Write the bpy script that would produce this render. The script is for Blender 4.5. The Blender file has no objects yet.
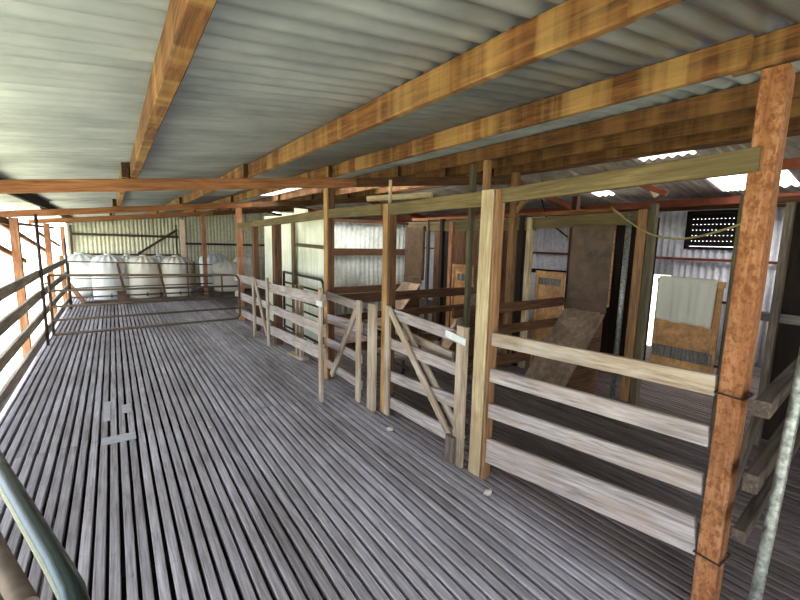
import bpy, bmesh, math, random
from mathutils import Vector, Matrix, Quaternion
random.seed(7)
C = bpy.context.scene.collection
S = bpy.context.scene
PI = math.pi

# ------------------------------------------------------------ camera
cam_d = bpy.data.cameras.new('camera'); cam = bpy.data.objects.new('camera', cam_d); C.objects.link(cam)
_up = Vector((67, 2956, 417)).normalized()
_y = Vector((-288, 65, -417)); _y = (_y - _up * _y.dot(_up)).normalized()
_x = _y.cross(_up)
cam.matrix_world = Matrix.Translation((0, 0, 1.55)) @ Matrix((_x, _y, _up)).to_4x4()
cam_d.sensor_width = 36; cam_d.lens = 36 * 417 / 800; cam_d.clip_start = .02; cam_d.clip_end = 500
S.camera = cam
# ------------------------------------------------------------ world, sun, exposure
W = bpy.data.worlds.new('world'); S.world = W; W.use_nodes = True
bg = W.node_tree.nodes['Background']; bg.inputs[0].default_value = (.84, .91, 1, 1); bg.inputs[1].default_value = 2.3
sd = bpy.data.lights.new('sun', 'SUN'); sun = bpy.data.objects.new('sun', sd); C.objects.link(sun)
sd.energy = 6.0; sd.angle = math.radians(1.0); sd.color = (1, .95, .86)
sun.rotation_euler = (-Vector((-.30, .72, 1.0))).to_track_quat('-Z', 'Y').to_euler()
S.view_settings.view_transform = 'Standard'; S.view_settings.look = 'None'
S.view_settings.gamma = 1; S.view_settings.use_curve_mapping = False
S.view_settings.exposure = 1.35

# ------------------------------------------------------------ materials
def hexc(r, g, b):
    f = lambda c: ((c / 255 + .055) / 1.055) ** 2.4 if c > 10 else c / 255 / 12.92
    return (f(r), f(g), f(b), 1)
def mat(name, rough=.8, metal=0.0):
    m = bpy.data.materials.new(name); m.use_nodes = True
    nt = m.node_tree; b = nt.nodes['Principled BSDF']
    b.inputs['Roughness'].default_value = rough; b.inputs['Metallic'].default_value = metal
    b.inputs['Specular IOR Level'].default_value = .3
    return m, nt, b
def ramp(nt, fac, stops):
    r = nt.nodes.new('ShaderNodeValToRGB'); e = r.color_ramp.elements
    e[0].position = stops[0][0]; e[0].color = stops[0][1]
    e[1].position = stops[-1][0]; e[1].color = stops[-1][1]
    for p, c in stops[1:-1]:
        k = e.new(p); k.color = c
    nt.links.new(fac, r.inputs[0]); return r.outputs[0]
def noise(nt, vec, scale, detail=4, rough=.6, dist=0):
    n = nt.nodes.new('ShaderNodeTexNoise'); n.inputs['Scale'].default_value = scale
    n.inputs['Detail'].default_value = detail; n.inputs['Roughness'].default_value = rough
    n.inputs['Distortion'].default_value = dist
    nt.links.new(vec, n.inputs['Vector']); return n.outputs[0]
def mapping(nt, src, scale, rnd=True):
    mp = nt.nodes.new('ShaderNodeMapping'); mp.inputs['Scale'].default_value = scale
    nt.links.new(src, mp.inputs['Vector'])
    if rnd:
        oi = nt.nodes.new('ShaderNodeObjectInfo'); mu = nt.nodes.new('ShaderNodeMath'); mu.operation = 'MULTIPLY'
        mu.inputs[1].default_value = 37.0; nt.links.new(oi.outputs['Random'], mu.inputs[0])
        nt.links.new(mu.outputs[0], mp.inputs['Location'])
    return mp.outputs[0]
def mix(nt, a, b, fac, mode='MIX'):
    m = nt.nodes.new('ShaderNodeMix'); m.data_type = 'RGBA'; m.blend_type = mode
    for v, i in ((fac, 0), (a, 6), (b, 7)):
        if isinstance(v, (float, int, tuple)): m.inputs[i].default_value = v
        else: nt.links.new(v, m.inputs[i])
    return m.outputs[2]
def bump(nt, b, h, dist=.004, strength=.6):
    n = nt.nodes.new('ShaderNodeBump'); n.inputs['Distance'].default_value = dist; n.inputs['Strength'].default_value = strength
    nt.links.new(h, n.inputs['Height']); nt.links.new(n.outputs[0], b.inputs['Normal'])
def wood(name, dark, midc, light, blotch=None, bl_amt=.5, bl_scale=(1.2, 5, 5), grain=(1.5, 26, 26), rough=.85, lo=.30, hi=.70):
    m, nt, b = mat(name, rough)
    tc = nt.nodes.new('ShaderNodeTexCoord').outputs['Object']
    g = noise(nt, mapping(nt, tc, grain), 2.2, 6, .65, .6)
    col = ramp(nt, g, [(lo, dark), (.5, midc), (hi, light)])
    big = noise(nt, mapping(nt, tc, (.8, 2, 2)), 1.5, 3)
    col = mix(nt, col, ramp(nt, big, [(.3, (.62, .62, .62, 1)), (.7, (1.2, 1.2, 1.2, 1))]), .8, 'MULTIPLY')
    if blotch:
        n2 = noise(nt, mapping(nt, tc, bl_scale), 2.0, 4, .6, .3)
        f = ramp(nt, n2, [(.45, (0, 0, 0, 1)), (.62, (bl_amt, bl_amt, bl_amt, 1))])
        col = mix(nt, col, blotch, f)
    nt.links.new(col, b.inputs['Base Color']); bump(nt, b, g)
    return m
M = {}
M['purlin'] = wood('purlin_timber', hexc(58, 36, 16), hexc(106, 67, 31), hexc(138, 93, 48), hexc(198, 160, 98), .38, (2.6, .12, .2), (1.6, 22, 22))
M['purlin_dark'] = wood('purlin_timber_brown', hexc(54, 33, 17), hexc(90, 57, 28), hexc(116, 78, 41), hexc(150, 112, 62), .4, (2.6, .12, .2), (1.6, 22, 22))
M['rafter'] = wood('rafter_timber', hexc(104, 64, 36), hexc(146, 96, 60), hexc(168, 118, 80))
M['orange'] = wood('orange_post_timber', hexc(120, 80, 56), hexc(162, 114, 84), hexc(184, 140, 110), hexc(120, 74, 48), .55, (3, 5, 5), (1.2, 18, 18))
M['nearpost'] = wood('near_post_timber', hexc(118, 74, 44), hexc(150, 100, 64), hexc(170, 124, 88), hexc(104, 58, 28), .8, (20, 30, 30), (1.0, 14, 14))
M['tan'] = wood('pale_post_timber', hexc(136, 116, 86), hexc(180, 160, 124), hexc(206, 190, 156), hexc(140, 116, 90), .5, (1.5, 3, 3))
M['tanorange'] = wood('golden_post_timber', hexc(120, 86, 50), hexc(168, 130, 84), hexc(194, 158, 112), hexc(126, 90, 54), .5, (2, 4, 4))
M['green'] = wood('header_beam_timber', hexc(80, 68, 42), hexc(108, 93, 61), hexc(130, 114, 80), hexc(86, 76, 48), .5)
M['grey'] = wood('weathered_rail_timber', hexc(110, 100, 97), hexc(160, 150, 147), hexc(190, 183, 183), hexc(150, 130, 114), .45, (1.6, 5, 5))
M['greywarm'] = wood('weathered_warm_timber', hexc(110, 94, 78), hexc(158, 139, 117), hexc(184, 168, 146), hexc(190, 180, 168), .5, (1.3, 5, 5))
M['leftfence'] = wood('left_fence_timber', hexc(112, 100, 88), hexc(158, 145, 130), hexc(188, 176, 160))
M['greydark'] = wood('dark_weathered_timber', hexc(62, 52, 44), hexc(98, 86, 76), hexc(130, 118, 106))
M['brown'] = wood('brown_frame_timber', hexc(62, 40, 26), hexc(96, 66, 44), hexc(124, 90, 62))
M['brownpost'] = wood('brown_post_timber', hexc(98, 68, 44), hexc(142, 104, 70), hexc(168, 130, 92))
M['black'] = wood('near_black_timber', hexc(20, 13, 8), hexc(34, 23, 15), hexc(48, 33, 22))
M['masonite'] = wood('hardboard_sheet', hexc(70, 54, 40), hexc(84, 65, 48), hexc(96, 76, 57), hexc(112, 92, 72), .3, (2, 3, 3), (3, 5, 5), .55)
M['chute'] = wood('worn_chute_board', hexc(114, 94, 76), hexc(144, 122, 102), hexc(166, 144, 122), hexc(94, 72, 56), .4, (2, 3, 3), (1.4, 9, 9))
M['ply'] = wood('varnished_plywood', hexc(140, 98, 60), hexc(178, 132, 84), hexc(200, 156, 106), hexc(132, 92, 58), .5, (2, 2, 2), (1.4, 8, 8), .55)
M['endgrain'] = wood('dark_end_grain', hexc(34, 24, 14), hexc(52, 38, 24), hexc(70, 52, 34))
M['raildark'] = wood('dark_rail_timber', hexc(44, 36, 30), hexc(74, 63, 54), hexc(100, 88, 78))
M['olive'] = wood('dark_olive_timber', hexc(66, 60, 44), hexc(90, 82, 62), hexc(112, 104, 80))
M['slatgrey'] = wood('grey_louvre_timber', hexc(84, 78, 74), hexc(116, 110, 104), hexc(140, 134, 126))

# floor slats: one random value per slat
m, nt, b = mat('grating_timber', .8); M['floor'] = m
tcg = nt.nodes.new('ShaderNodeTexCoord').outputs['Object']
g = noise(nt, mapping(nt, tcg, (40, 1.6, 40), False), 2.0, 6, .65, .4)
col = ramp(nt, g, [(.28, hexc(112, 108, 112)), (.5, hexc(162, 159, 166)), (.74, hexc(196, 195, 204))])
at = nt.nodes.new('ShaderNodeAttribute'); at.attribute_name = 'slat'
col = mix(nt, col, ramp(nt, at.outputs['Fac'], [(0, (.66, .64, .64, 1)), (1, (1.14, 1.12, 1.12, 1))]), .85, 'MULTIPLY')
n2 = noise(nt, mapping(nt, tcg, (1.1, .5, 1), False), 1.6, 4)
col = mix(nt, col, ramp(nt, n2, [(.36, (.68, .64, .60, 1)), (.62, (1.08, 1.08, 1.1, 1))]), .8, 'MULTIPLY')
n3 = noise(nt, mapping(nt, tcg, (14, 5, 14), False), 3, 3)
col = mix(nt, col, hexc(92, 78, 68), ramp(nt, n3, [(.62, (0, 0, 0, 1)), (.75, (.6, .6, .6, 1))]))
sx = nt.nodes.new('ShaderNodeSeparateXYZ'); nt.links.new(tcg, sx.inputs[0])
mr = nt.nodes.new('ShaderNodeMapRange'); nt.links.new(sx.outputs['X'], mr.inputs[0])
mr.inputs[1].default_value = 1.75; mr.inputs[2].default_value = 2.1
col = mix(nt, col, mix(nt, col, (.40, .33, .28, 1), .95, 'MULTIPLY'), mr.outputs[0])  # pens: darker, browner boards
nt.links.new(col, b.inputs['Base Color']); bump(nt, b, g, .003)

def sheet_mat(name, c1, c2, c3, rough=.45, metal=.35, along='x'):
    m, nt, b = mat(name, rough, metal)
    tc = nt.nodes.new('ShaderNodeTexCoord').outputs['Object']
    n = noise(nt, mapping(nt, tc, (1.2, 1.6, 1.6), False), 1.3, 5)
    col = ramp(nt, n, [(.3, c1), (.5, c2), (.72, c3)])
    s = noise(nt, mapping(nt, tc, (.5, 5, .5) if along == 'x' else (5, 5, .4), False), 3, 4)
    col = mix(nt, col, ramp(nt, s, [(.35, (.78, .78, .78, 1)), (.65, (1.1, 1.1, 1.1, 1))]), .7, 'MULTIPLY')
    nt.links.new(col, b.inputs['Base Color']); return m
M['roof'] = sheet_mat('galvanised_roof_sheet', hexc(140, 145, 147), hexc(166, 171, 173), hexc(188, 192, 193))
M['roof2'] = sheet_mat('old_roof_sheet', hexc(120, 112, 108), hexc(168, 160, 156), hexc(200, 194, 190))
M['endwall'] = sheet_mat('cream_corrugated_sheet', hexc(204, 200, 172), hexc(228, 224, 198), hexc(240, 236, 216), .6, 0, 'z')
M['penwall'] = sheet_mat('pale_corrugated_sheet', hexc(184, 188, 180), hexc(210, 214, 206), hexc(228, 230, 224), .6, 0, 'z')
M['farwall'] = sheet_mat('white_corrugated_sheet', hexc(222, 224, 236), hexc(236, 238, 246), hexc(246, 247, 252), .5, 0, 'z')
M['greensheet'] = sheet_mat('pale_green_lining_sheet', hexc(222, 228, 204), hexc(236, 240, 220), hexc(246, 248, 234), .6, 0, 'z')
def plain(name, c, rough=.6, metal=0, var=.25, scale=6):
    m, nt, b = mat(name, rough, metal)
    tc = nt.nodes.new('ShaderNodeTexCoord').outputs['Object']
    n = noise(nt, mapping(nt, tc, (1, 1, 1)), scale, 4)
    lo = tuple(v * (1 - var) for v in c[:3]) + (1,); hi = tuple(min(1, v * (1 + var)) for v in c[:3]) + (1,)
    nt.links.new(ramp(nt, n, [(.3, lo), (.7, hi)]), b.inputs['Base Color']); return m
M['tank'] = plain('cream_poly_tank', hexc(232, 226, 212), .6, 0, .06, 3)
M['tankw'] = plain('white_poly_tank', hexc(222, 224, 224), .6, 0, .05, 3)
M['blackp'] = plain('black_plastic', hexc(30, 28, 28), .5)
M['gatesteel'] = plain('dull_brown_steel', hexc(92, 78, 66), .55, .4, .3, 20)
M['darksteel'] = plain('dark_steel', hexc(62, 50, 42), .6, .3, .3, 20)
M['galv'] = plain('mottled_galvanised_pipe', hexc(132, 134, 128), .45, .55, .6, 45)
M['chrome'] = plain('polished_green_grey_pipe', hexc(72, 82, 86), .27, .85, .15, 12)
M['pipebrown'] = plain('rusty_grey_pipe', hexc(112, 100, 90), .5, .5, .3, 18)
M['patch'] = plain('dull_zinc_patch', hexc(168, 168, 176), .6, .2, .12, 20)
M['plate'] = plain('zinc_plate', hexc(200, 204, 206), .4, .5, .12, 20)
M['cloth'] = plain('pale_towel_cloth', hexc(238, 236, 222), .95, 0, .05, 5)
M['wool'] = plain('dirty_white_wool', hexc(196, 188, 176), .95, 0, .15, 30)
M['hose'] = plain('olive_hose', hexc(140, 128, 78), .6)
M['wire'] = plain('rusty_wire', hexc(70, 56, 46), .6, .5)
M['redpaint'] = plain('red_oxide_timber', hexc(128, 66, 46), .7, 0, .25, 8)
M['whitepost'] = plain('pale_pink_sunlit_post', hexc(232, 204, 186), .7, 0, .12, 6)  # sunlight on the far post is put into this pale colour
M['yellowp'] = plain('yellow_plastic', hexc(190, 186, 96), .5)
M['dirt'] = plain('shaded_dirt', hexc(40, 35, 30), .95, 0, .3, 1.5)  # shade below the floor is put into this dark colour
m, nt, b = mat('dry_grass_ground', .95); M['ground'] = m
tc = nt.nodes.new('ShaderNodeTexCoord').outputs['Object']
n = noise(nt, mapping(nt, tc, (1, 1, 1), False), .35, 6)
nt.links.new(ramp(nt, n, [(.35, hexc(196, 197, 160)), (.65, hexc(224, 221, 194))]), b.inputs['Base Color'])
# translucent fibreglass
m = bpy.data.materials.new('translucent_fibreglass'); m.use_nodes = True; nt = m.node_tree; M['fibre'] = m
for nd in list(nt.nodes): nt.nodes.remove(nd)
o = nt.nodes.new('ShaderNodeOutputMaterial'); tr = nt.nodes.new('ShaderNodeBsdfTranslucent'); tp = nt.nodes.new('ShaderNodeBsdfTransparent'); mx = nt.nodes.new('ShaderNodeMixShader')
tr.inputs[0].default_value = (.95, .92, .88, 1); tp.inputs[0].default_value = (.95, .93, .9, 1); mx.inputs[0].default_value = .45
nt.links.new(tr.outputs[0], mx.inputs[1]); nt.links.new(tp.outputs[0], mx.inputs[2]); nt.links.new(mx.outputs[0], o.inputs[0])

# ------------------------------------------------------------ helpers
def tag(o, label=None, cat=None, group=None, kind=None):
    if label: o['label'] = label
    if cat: o['category'] = cat
    if group: o['group'] = group
    if kind: o['kind'] = kind
    return o
def link(name, me, m, parent=None, mw=None):
    if m: me.materials.append(m)
    if me.get('ends'): me.materials.append(M['endgrain'])
    o = bpy.data.objects.new(name, me); C.objects.link(o)
    if parent is not None:
        o.parent = parent
        o.matrix_local = parent.matrix_basis.inverted() @ mw if mw is not None else Matrix.Identity(4)
    elif mw is not None: o.matrix_basis = mw
    return o
def empty(name, loc, label, cat, group=None):
    o = bpy.data.objects.new(name, None); C.objects.link(o); o.location = loc; o.empty_display_size = .1
    o.matrix_basis = Matrix.Translation(loc)
    return tag(o, label, cat, group)
def sub(parent_root, child):  # matrix helper: world transform of a first-level part
    return parent_root.matrix_basis @ child.matrix_local
def frame(p0, p1, up=(0, 0, 1)):
    p0 = Vector(p0); p1 = Vector(p1); x = (p1 - p0); L = x.length; x.normalize()
    z = Vector(up); z = z - x * z.dot(x)
    if z.length < 1e-4: z = Vector((1, 0, 0)) - x * x.x
    z.normalize(); y = z.cross(x)
    R = Matrix((x, y, z)).transposed().to_4x4()
    return Matrix.Translation(p0) @ R, L
def board_mesh(L, w, t, ch=.004, jit=.0012, seg=.35, bow=0.0, ends=False):
    """bar along +x; t across y, w across z, centred on the axis"""
    bm = bmesh.new(); n = max(1, int(L / seg)); ch = min(ch, t * .3, w * .3)
    a, c = t / 2, w / 2
    prof = [(-a + ch, -c), (a - ch, -c), (a, -c + ch), (a, c - ch), (a - ch, c), (-a + ch, c), (-a, c - ch), (-a, -c + ch)]
    rings = []
    for i in range(n + 1):
        x = L * i / n; k = math.sin(PI * i / n) * bow
        jy, jz = random.uniform(-jit, jit), random.uniform(-jit, jit)
        rings.append([bm.verts.new((x, p[0] + jy + random.uniform(-jit, jit) * .4, p[1] + jz + k + random.uniform(-jit, jit) * .4)) for p in prof])
    for i in range(n):
        for j in range(8):
            k = (j + 1) % 8
            bm.faces.new((rings[i][j], rings[i][k], rings[i + 1][k], rings[i + 1][j]))
    e0 = bm.faces.new(list(reversed(rings[0]))); e1 = bm.faces.new(rings[-1])
    if ends: e0.material_index = e1.material_index = 1
    bmesh.ops.recalc_face_normals(bm, faces=bm.faces)
    me = bpy.data.meshes.new('board'); bm.to_mesh(me); bm.free()
    if ends: me['ends'] = 1
    return me
def board(name, p0, p1, w, t, m, parent=None, up=(0, 0, 1), bow=0.0, jit=.0012, pw=None, ends=False):
    mw, L = frame(p0, p1, up)
    me = board_mesh(L, w, t, bow=bow, jit=jit, ends=ends)
    if pw is not None:   # parent is itself a part: pw = its world matrix
        me.materials.append(m); o = bpy.data.objects.new(name, me); C.objects.link(o); o.parent = parent
        o.matrix_local = pw.inverted() @ mw; return o
    return link(name, me, m, parent, mw)
def post(name, x, y, z0, z1, sx, sy, m, parent=None, label=None, cat=None, group=None, lean=(0, 0)):
    o = board(name, (x, y, z0), (x + lean[0], y + lean[1], z1), sx, sy, m, parent, up=(1, 0, 0))  # w along X, t along Y
    if label: tag(o, label, cat, group)
    return o
def tube_mesh(pts, r, n=12, closed_ends=True):
    bm = bmesh.new(); rings = []; P = [Vector(p) for p in pts]
    prev = None
    for i, p in enumerate(P):
        d = (P[min(i + 1, len(P) - 1)] - P[max(i - 1, 0)]).normalized()
        if prev is None:
            u = d.orthogonal().normalized()
        else:
            u = (prev - d * prev.dot(d)).normalized()
        prev = u; v = d.cross(u)
        rings.append([bm.verts.new(p + (u * math.cos(2 * PI * k / n) + v * math.sin(2 * PI * k / n)) * r) for k in range(n)])
    for i in range(len(P) - 1):
        for k in range(n):
            f = bm.faces.new((rings[i][k], rings[i][(k + 1) % n], rings[i + 1][(k + 1) % n], rings[i + 1][k])); f.smooth = True
    bm.faces.new(list(reversed(rings[0]))); bm.faces.new(rings[-1])
    bmesh.ops.recalc_face_normals(bm, faces=bm.faces)
    me = bpy.data.meshes.new('tube'); bm.to_mesh(me); bm.free(); return me
def tube(name, pts, r, m, parent=None, n=12):
    """points in world space; with a parent the parent must only be translated"""
    if parent is not None:
        off = Vector(parent.matrix_basis.translation); pts = [Vector(p) - off for p in pts]
        return link(name, tube_mesh(pts, r, n), m, parent)
    off = Vector(pts[0]); return link(name, tube_mesh([Vector(p) - off for p in pts], r, n), m, None, Matrix.Translation(off))
def corrugated_mesh(lu, lv, pitch=.098, amp=.0145, nu=1, sub=6, thick=.0012):
    """ribs run along +x (length lu), waves across +y (length lv), normal z; a thin solid sheet"""
    bm = bmesh.new(); nv = int(lv / pitch * sub); lay = []
    for s in (0, 1):
        g = []
        for i in range(nu + 1):
            g.append([bm.verts.new((lu * i / nu, lv * j / nv, amp * math.cos(2 * PI * j / sub) + s * thick)) for j in range(nv + 1)])
        lay.append(g)
        for i in range(nu):
            for j in range(nv):
                f = bm.faces.new((g[i][j], g[i + 1][j], g[i + 1][j + 1], g[i][j + 1])); f.smooth = True
    a, c = lay
    for j in range(nv):
        bm.faces.new((a[0][j], a[0][j + 1], c[0][j + 1], c[0][j])); bm.faces.new((a[nu][j], a[nu][j + 1], c[nu][j + 1], c[nu][j]))
    for i in range(nu):
        bm.faces.new((a[i][0], a[i + 1][0], c[i + 1][0], c[i][0])); bm.faces.new((a[i][nv], a[i + 1][nv], c[i + 1][nv], c[i][nv]))
    bmesh.ops.recalc_face_normals(bm, faces=bm.faces)
    me = bpy.data.meshes.new('corrugated'); bm.to_mesh(me); bm.free(); return me
def corrugated(name, origin, u, v, m, parent=None, **k):
    u = Vector(u); v = Vector(v); lu, lv = u.length, v.length; un, vn = u.normalized(), v.normalized(); n = un.cross(vn)
    mw = Matrix.Translation(origin) @ Matrix((un, vn, n)).transposed().to_4x4()
    return link(name, corrugated_mesh(lu, lv, **k), m, parent, mw)
def struct(o): o['kind'] = 'structure'; return o
def box_bm(bm, x0, x1, y0, y1, z0, z1):
    v = [bm.verts.new(p) for p in ((x0, y0, z0), (x1, y0, z0), (x1, y1, z0), (x0, y1, z0), (x0, y0, z1), (x1, y0, z1), (x1, y1, z1), (x0, y1, z1))]
    fs = [bm.faces.new([v[i] for i in f]) for f in ((0, 3, 2, 1), (4, 5, 6, 7), (0, 1, 5, 4), (1, 2, 6, 5), (2, 3, 7, 6), (3, 0, 4, 7))]
    return v, fs
def bm_obj(name, bm, m, parent=None, mw=None):
    bmesh.ops.recalc_face_normals(bm, faces=bm.faces)
    me = bpy.data.meshes.new(name); bm.to_mesh(me); bm.free(); return link(name, me, m, parent, mw)
def box(name, x0, x1, y0, y1, z0, z1, m, parent=None, bev=.003):
    bm = bmesh.new(); cx, cy, cz = (x0 + x1) / 2, (y0 + y1) / 2, (z0 + z1) / 2
    box_bm(bm, x0 - cx, x1 - cx, y0 - cy, y1 - cy, z0 - cz, z1 - cz)
    bmesh.ops.bevel(bm, geom=bm.edges, offset=bev, segments=1, affect='EDGES')
    return bm_obj(name, bm, m, parent, Matrix.Translation((cx, cy, cz)))

def roofz(X):      # underside of the purlins / top of the rafters
    return 1.985 + .105 * X
RIDGE = 4.75
PD = .113          # purlin depth

# ============================================================ SETTING
# floor grating
bm = bmesh.new(); lay = bm.faces.layers.float.new('slat')
def slat(bm, xc, w, y0, y1, zt=0.0, t=.042):
    n = max(1, int((y1 - y0) / .6)); ch = .003; val = random.random(); rings = []
    xs = random.uniform(-.0015, .0015)
    for i in range(n + 1):
        y = y0 + (y1 - y0) * i / n; jx = xs + random.uniform(-.0016, .0016); jz = random.uniform(-.0012, .0012); a = w / 2 + random.uniform(-.0012, .0008)
        rings.append([bm.verts.new((xc + jx + px, y, zt + jz + pz)) for px, pz in ((-a, -t), (a, -t), (a, -ch), (a - ch, 0), (-a + ch, 0), (-a, -ch))])
    for i in range(n):
        for j in range(6):
            k = (j + 1) % 6; f = bm.faces.new((rings[i][j], rings[i][k], rings[i + 1][k], rings[i + 1][j])); f[lay] = val
    f = bm.faces.new(rings[0]); f[lay] = val; f = bm.faces.new(rings[-1]); f[lay] = val
x = -.93
while x < 6.95:
    cuts = [-1.6 + random.uniform(-.3, .3), 3.7 + random.uniform(0, .02), 7.95 + random.uniform(0, .02), 15.5]
    if x < 1.9: cuts = [-1.6, 3.72, 7.98, 11.3, 15.5]
    for a, c in zip(cuts[:-1], cuts[1:]): slat(bm, x, .0425 + random.uniform(-.002, .0015), a + .002, c - .003, random.uniform(-.001, .001))
    x += .0605
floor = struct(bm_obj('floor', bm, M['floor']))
# bearers and skirts under the grating
bm = bmesh.new()
for y in [-1.4 + .9 * i for i in range(19)]: box_bm(bm, -.95, 6.95, y - .03, y + .03, -.16, -.044)
struct(bm_obj('trim_1', bm, M['black']))
bm = bmesh.new(); box_bm(bm, -.99, -.955, -1.6, 15.5, -1.04, -.03); box_bm(bm, -.95, 7.0, -1.66, -1.61, -1.04, -.04); box_bm(bm, -.95, 7.0, 15.51, 15.55, -1.04, -.04); struct(bm_obj('trim_2', bm, M['greydark']))  # unseen skirt walls, deepened to keep light out from beneath the slats
# ground
bm = bmesh.new(); box_bm(bm, -60, 60, -40, 80, -1.2, -1.1); struct(bm_obj('floor_ground', bm, M['ground']))
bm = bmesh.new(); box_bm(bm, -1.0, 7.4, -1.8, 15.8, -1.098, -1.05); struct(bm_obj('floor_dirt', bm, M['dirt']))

# roof sheets
RT = PD + .015
def rz(X): return roofz(X) + RT
y0r, y1r = -1.9, 15.95
def roof_piece(name, xa, xb, ya, yb, m, f=rz, dz=0):
    return struct(corrugated(name, (xa, ya, f(xa) + dz), (xb - xa, 0, f(xb) - f(xa)), (0, yb - ya, 0), m, nu=2))
def rz2(X): return rz(RIDGE) - .19 * (X - RIDGE)
holes = []
def cover(name, xa, xb, f, hs, m, dz=0):
    """sheets laid around the translucent ones"""
    ys = sorted({y0r, y1r} | {h[2] for h in hs} | {h[3] for h in hs})
    for a, c in zip(ys[:-1], ys[1:]):
        x = xa
        for h in sorted(h for h in hs if h[2] <= a and h[3] >= c):
            if h[0] > x: roof_piece(name, x, h[0], a, c, m, f, dz)
            x = h[1]
        if x < xb: roof_piece(name, x, xb, a, c, m, f, dz)
cover('ceiling_left', -1.45, 2.02, rz, [], M['roof'])
hm = [(2.1, 2.65, 6.2, 8.4), (2.75, 4.6, 5.5, 6.9)]
hr = [(4.97, 5.13, 2.0, 2.6), (5.85, 6.49, 1.45, 2.2), (6.0, 6.3, 3.5, 3.8), (5.0, 6.95, -1.6, 1.1)]  # last sheet is an unseen skylight added to light the far wall
cover('ceiling_middle', 1.98, RIDGE, rz, hm, M['roof'], .006)
cover('ceiling_right', RIDGE, 7.35, rz2, hr, M['roof2'])
for h in hm: roof_piece('window_2', h[0], h[1], h[2], h[3], M['fibre'], rz, .006)
for h in hr: roof_piece('window_3', h[0], h[1], h[2], h[3], M['fibre'], rz2)
# end wall: sheets stepped up under the roof slope
X = -1.1
while X < 6.9:
    xe = min(X + .532, 6.95); zt = min((rz(X) if X < RIDGE else rz2(xe)), 9) - .035
    struct(corrugated('wall_back', (X, 15.62 + (.004 if int(X * 10) % 2 else 0), -.2), (0, 0, zt + .2), (xe - X + .03, 0, 0), M['endwall'], sub=6, pitch=.1, amp=.016)); X = xe
struct(board('trim_3', (-1.2, 15.56, rz(-1.2) - .10), (RIDGE, 15.56, rz(RIDGE) - .10), .08, .05, M['black']))
struct(board('trim_4', (RIDGE, 15.55, rz2(RIDGE) - .12), (6.9, 15.55, rz2(6.9) - .10), .07, .05, M['black']))
# far side wall at X = 7
WX = 7.05
kw = dict(sub=6, pitch=.09, amp=.016)
struct(corrugated('wall_right', (WX, 15.6, -.2), (0, 0, 2.42), (0, -11.8, 0), M['farwall'], **kw))
struct(corrugated('wall_right', (WX, 3.85, 1.12), (0, 0, 1.10), (0, -.95, 0), M['farwall'], **kw))
struct(corrugated('wall_right', (WX, 2.94, -.2), (0, 0, 2.42), (0, -.22, 0), M['farwall'], **kw))
struct(corrugated('wall_right', (WX, 2.77, -.2), (0, 0, 1.76), (0, -.70, 0), M['farwall'], sub=6, pitch=.09, amp=.016))
struct(corrugated('wall_right', (WX, 2.77, 2.05), (0, 0, .17), (0, -.70, 0), M['farwall'], sub=6, pitch=.09, amp=.016))
struct(corrugated('wall_right', (WX, 2.12, -.2), (0, 0, 2.42), (0, -3.9, 0), M['farwall'], sub=6, pitch=.09, amp=.016))
# louvred dark window with rows of holes
bm = bmesh.new()
box_bm(bm, WX - .03, WX + .02, 2.10, 2.14, 1.53, 2.08); box_bm(bm, WX - .03, WX + .02, 2.75, 2.79, 1.53, 2.08)
box_bm(bm, WX - .03, WX + .02, 2.1, 2.79, 2.04, 2.08); box_bm(bm, WX - .03, WX + .02, 2.1, 2.79, 1.53, 1.57)
for k in range(6):
    z = 1.575 + k * .0785; box_bm(bm, WX - .02, WX, 2.13, 2.76, z, z + .0705)
    for j in range(13): box_bm(bm, WX - .018, WX - .002, 2.135 + j * .048, 2.135 + j * .048 + .030, z + .068, z + .079)
struct(bm_obj('window_1', bm, M['black']))
struct(board('trim_5', (6.99, -1.5, 1.385), (6.99, 15, 1.385), .035, .05, M['redpaint']))
struct(board('trim_6', (6.97, -1.5, 2.12), (6.97, 15, 2.12), .06, .06, M['brown']))
# iron wall closing the shed behind the camera
struct(corrugated('wall_front', (2.0, -1.75, -.2), (0, 0, 2.45), (4.95, 0, 0), M['roof2']))

# ============================================================ ROOF TIMBERS
px = [-.73, .173, 1.08, 1.91, 2.76, 3.45, 4.25]
plab = {0: 'dark brown purlin nearest the open left eave', 1: 'golden purlin running above the walkway, left of the camera',
        2: 'golden streaked purlin, second from the left over the walkway', 3: 'brown streaked purlin over the pen fence line',
        4: 'brown purlin just inside the pen fence', 5: 'dark brown purlin over the middle of the catching pens', 6: 'dark brown purlin nearest the ridge on the pen side'}
bays = [(-1.8, .60), (.60, 4.32), (4.02, 8.35), (8.05, 12.1), (11.8, 15.75)]
for i, X in enumerate(px):
    root = empty('roof_purlin', (X, -1.8, roofz(X)), plab[i], 'roof beam')
    for k, (a, c) in enumerate(bays):
        xx = X - (.055 if i == 1 else .045) * max(0, k - 1)
        if i == 3 and k == 0: xx = X + .045; c = .68; 
        z = roofz(xx) + PD / 2
        if i == 3 and k == 1: a = .62
        board('timber_length', (xx, a, z), (xx, c, z), PD, .05 if i == 1 else .038, M['purlin'] if 1 <= i <= 3 else (M['black'] if i == 0 else M['purlin_dark']), root, jit=.0025, ends=(k > 1))
rootr = None
for X, lab in ((RIDGE, 'dark ridge beam where the two roof slopes meet'), (5.5, 'red brown purlin on the far roof slope, nearest the ridge'), (6.62, 'red brown purlin on the far roof slope, above the shearing board')):
    z = rz2(X) - .03 - .06
    tag(board('roof_purlin', (X, -1.7, z), (X, 15.5, z), .10 if X > 5 else .05, .045, M['brown'] if X < 5 else M['redpaint'], jit=.002), lab, 'roof beam')
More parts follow.
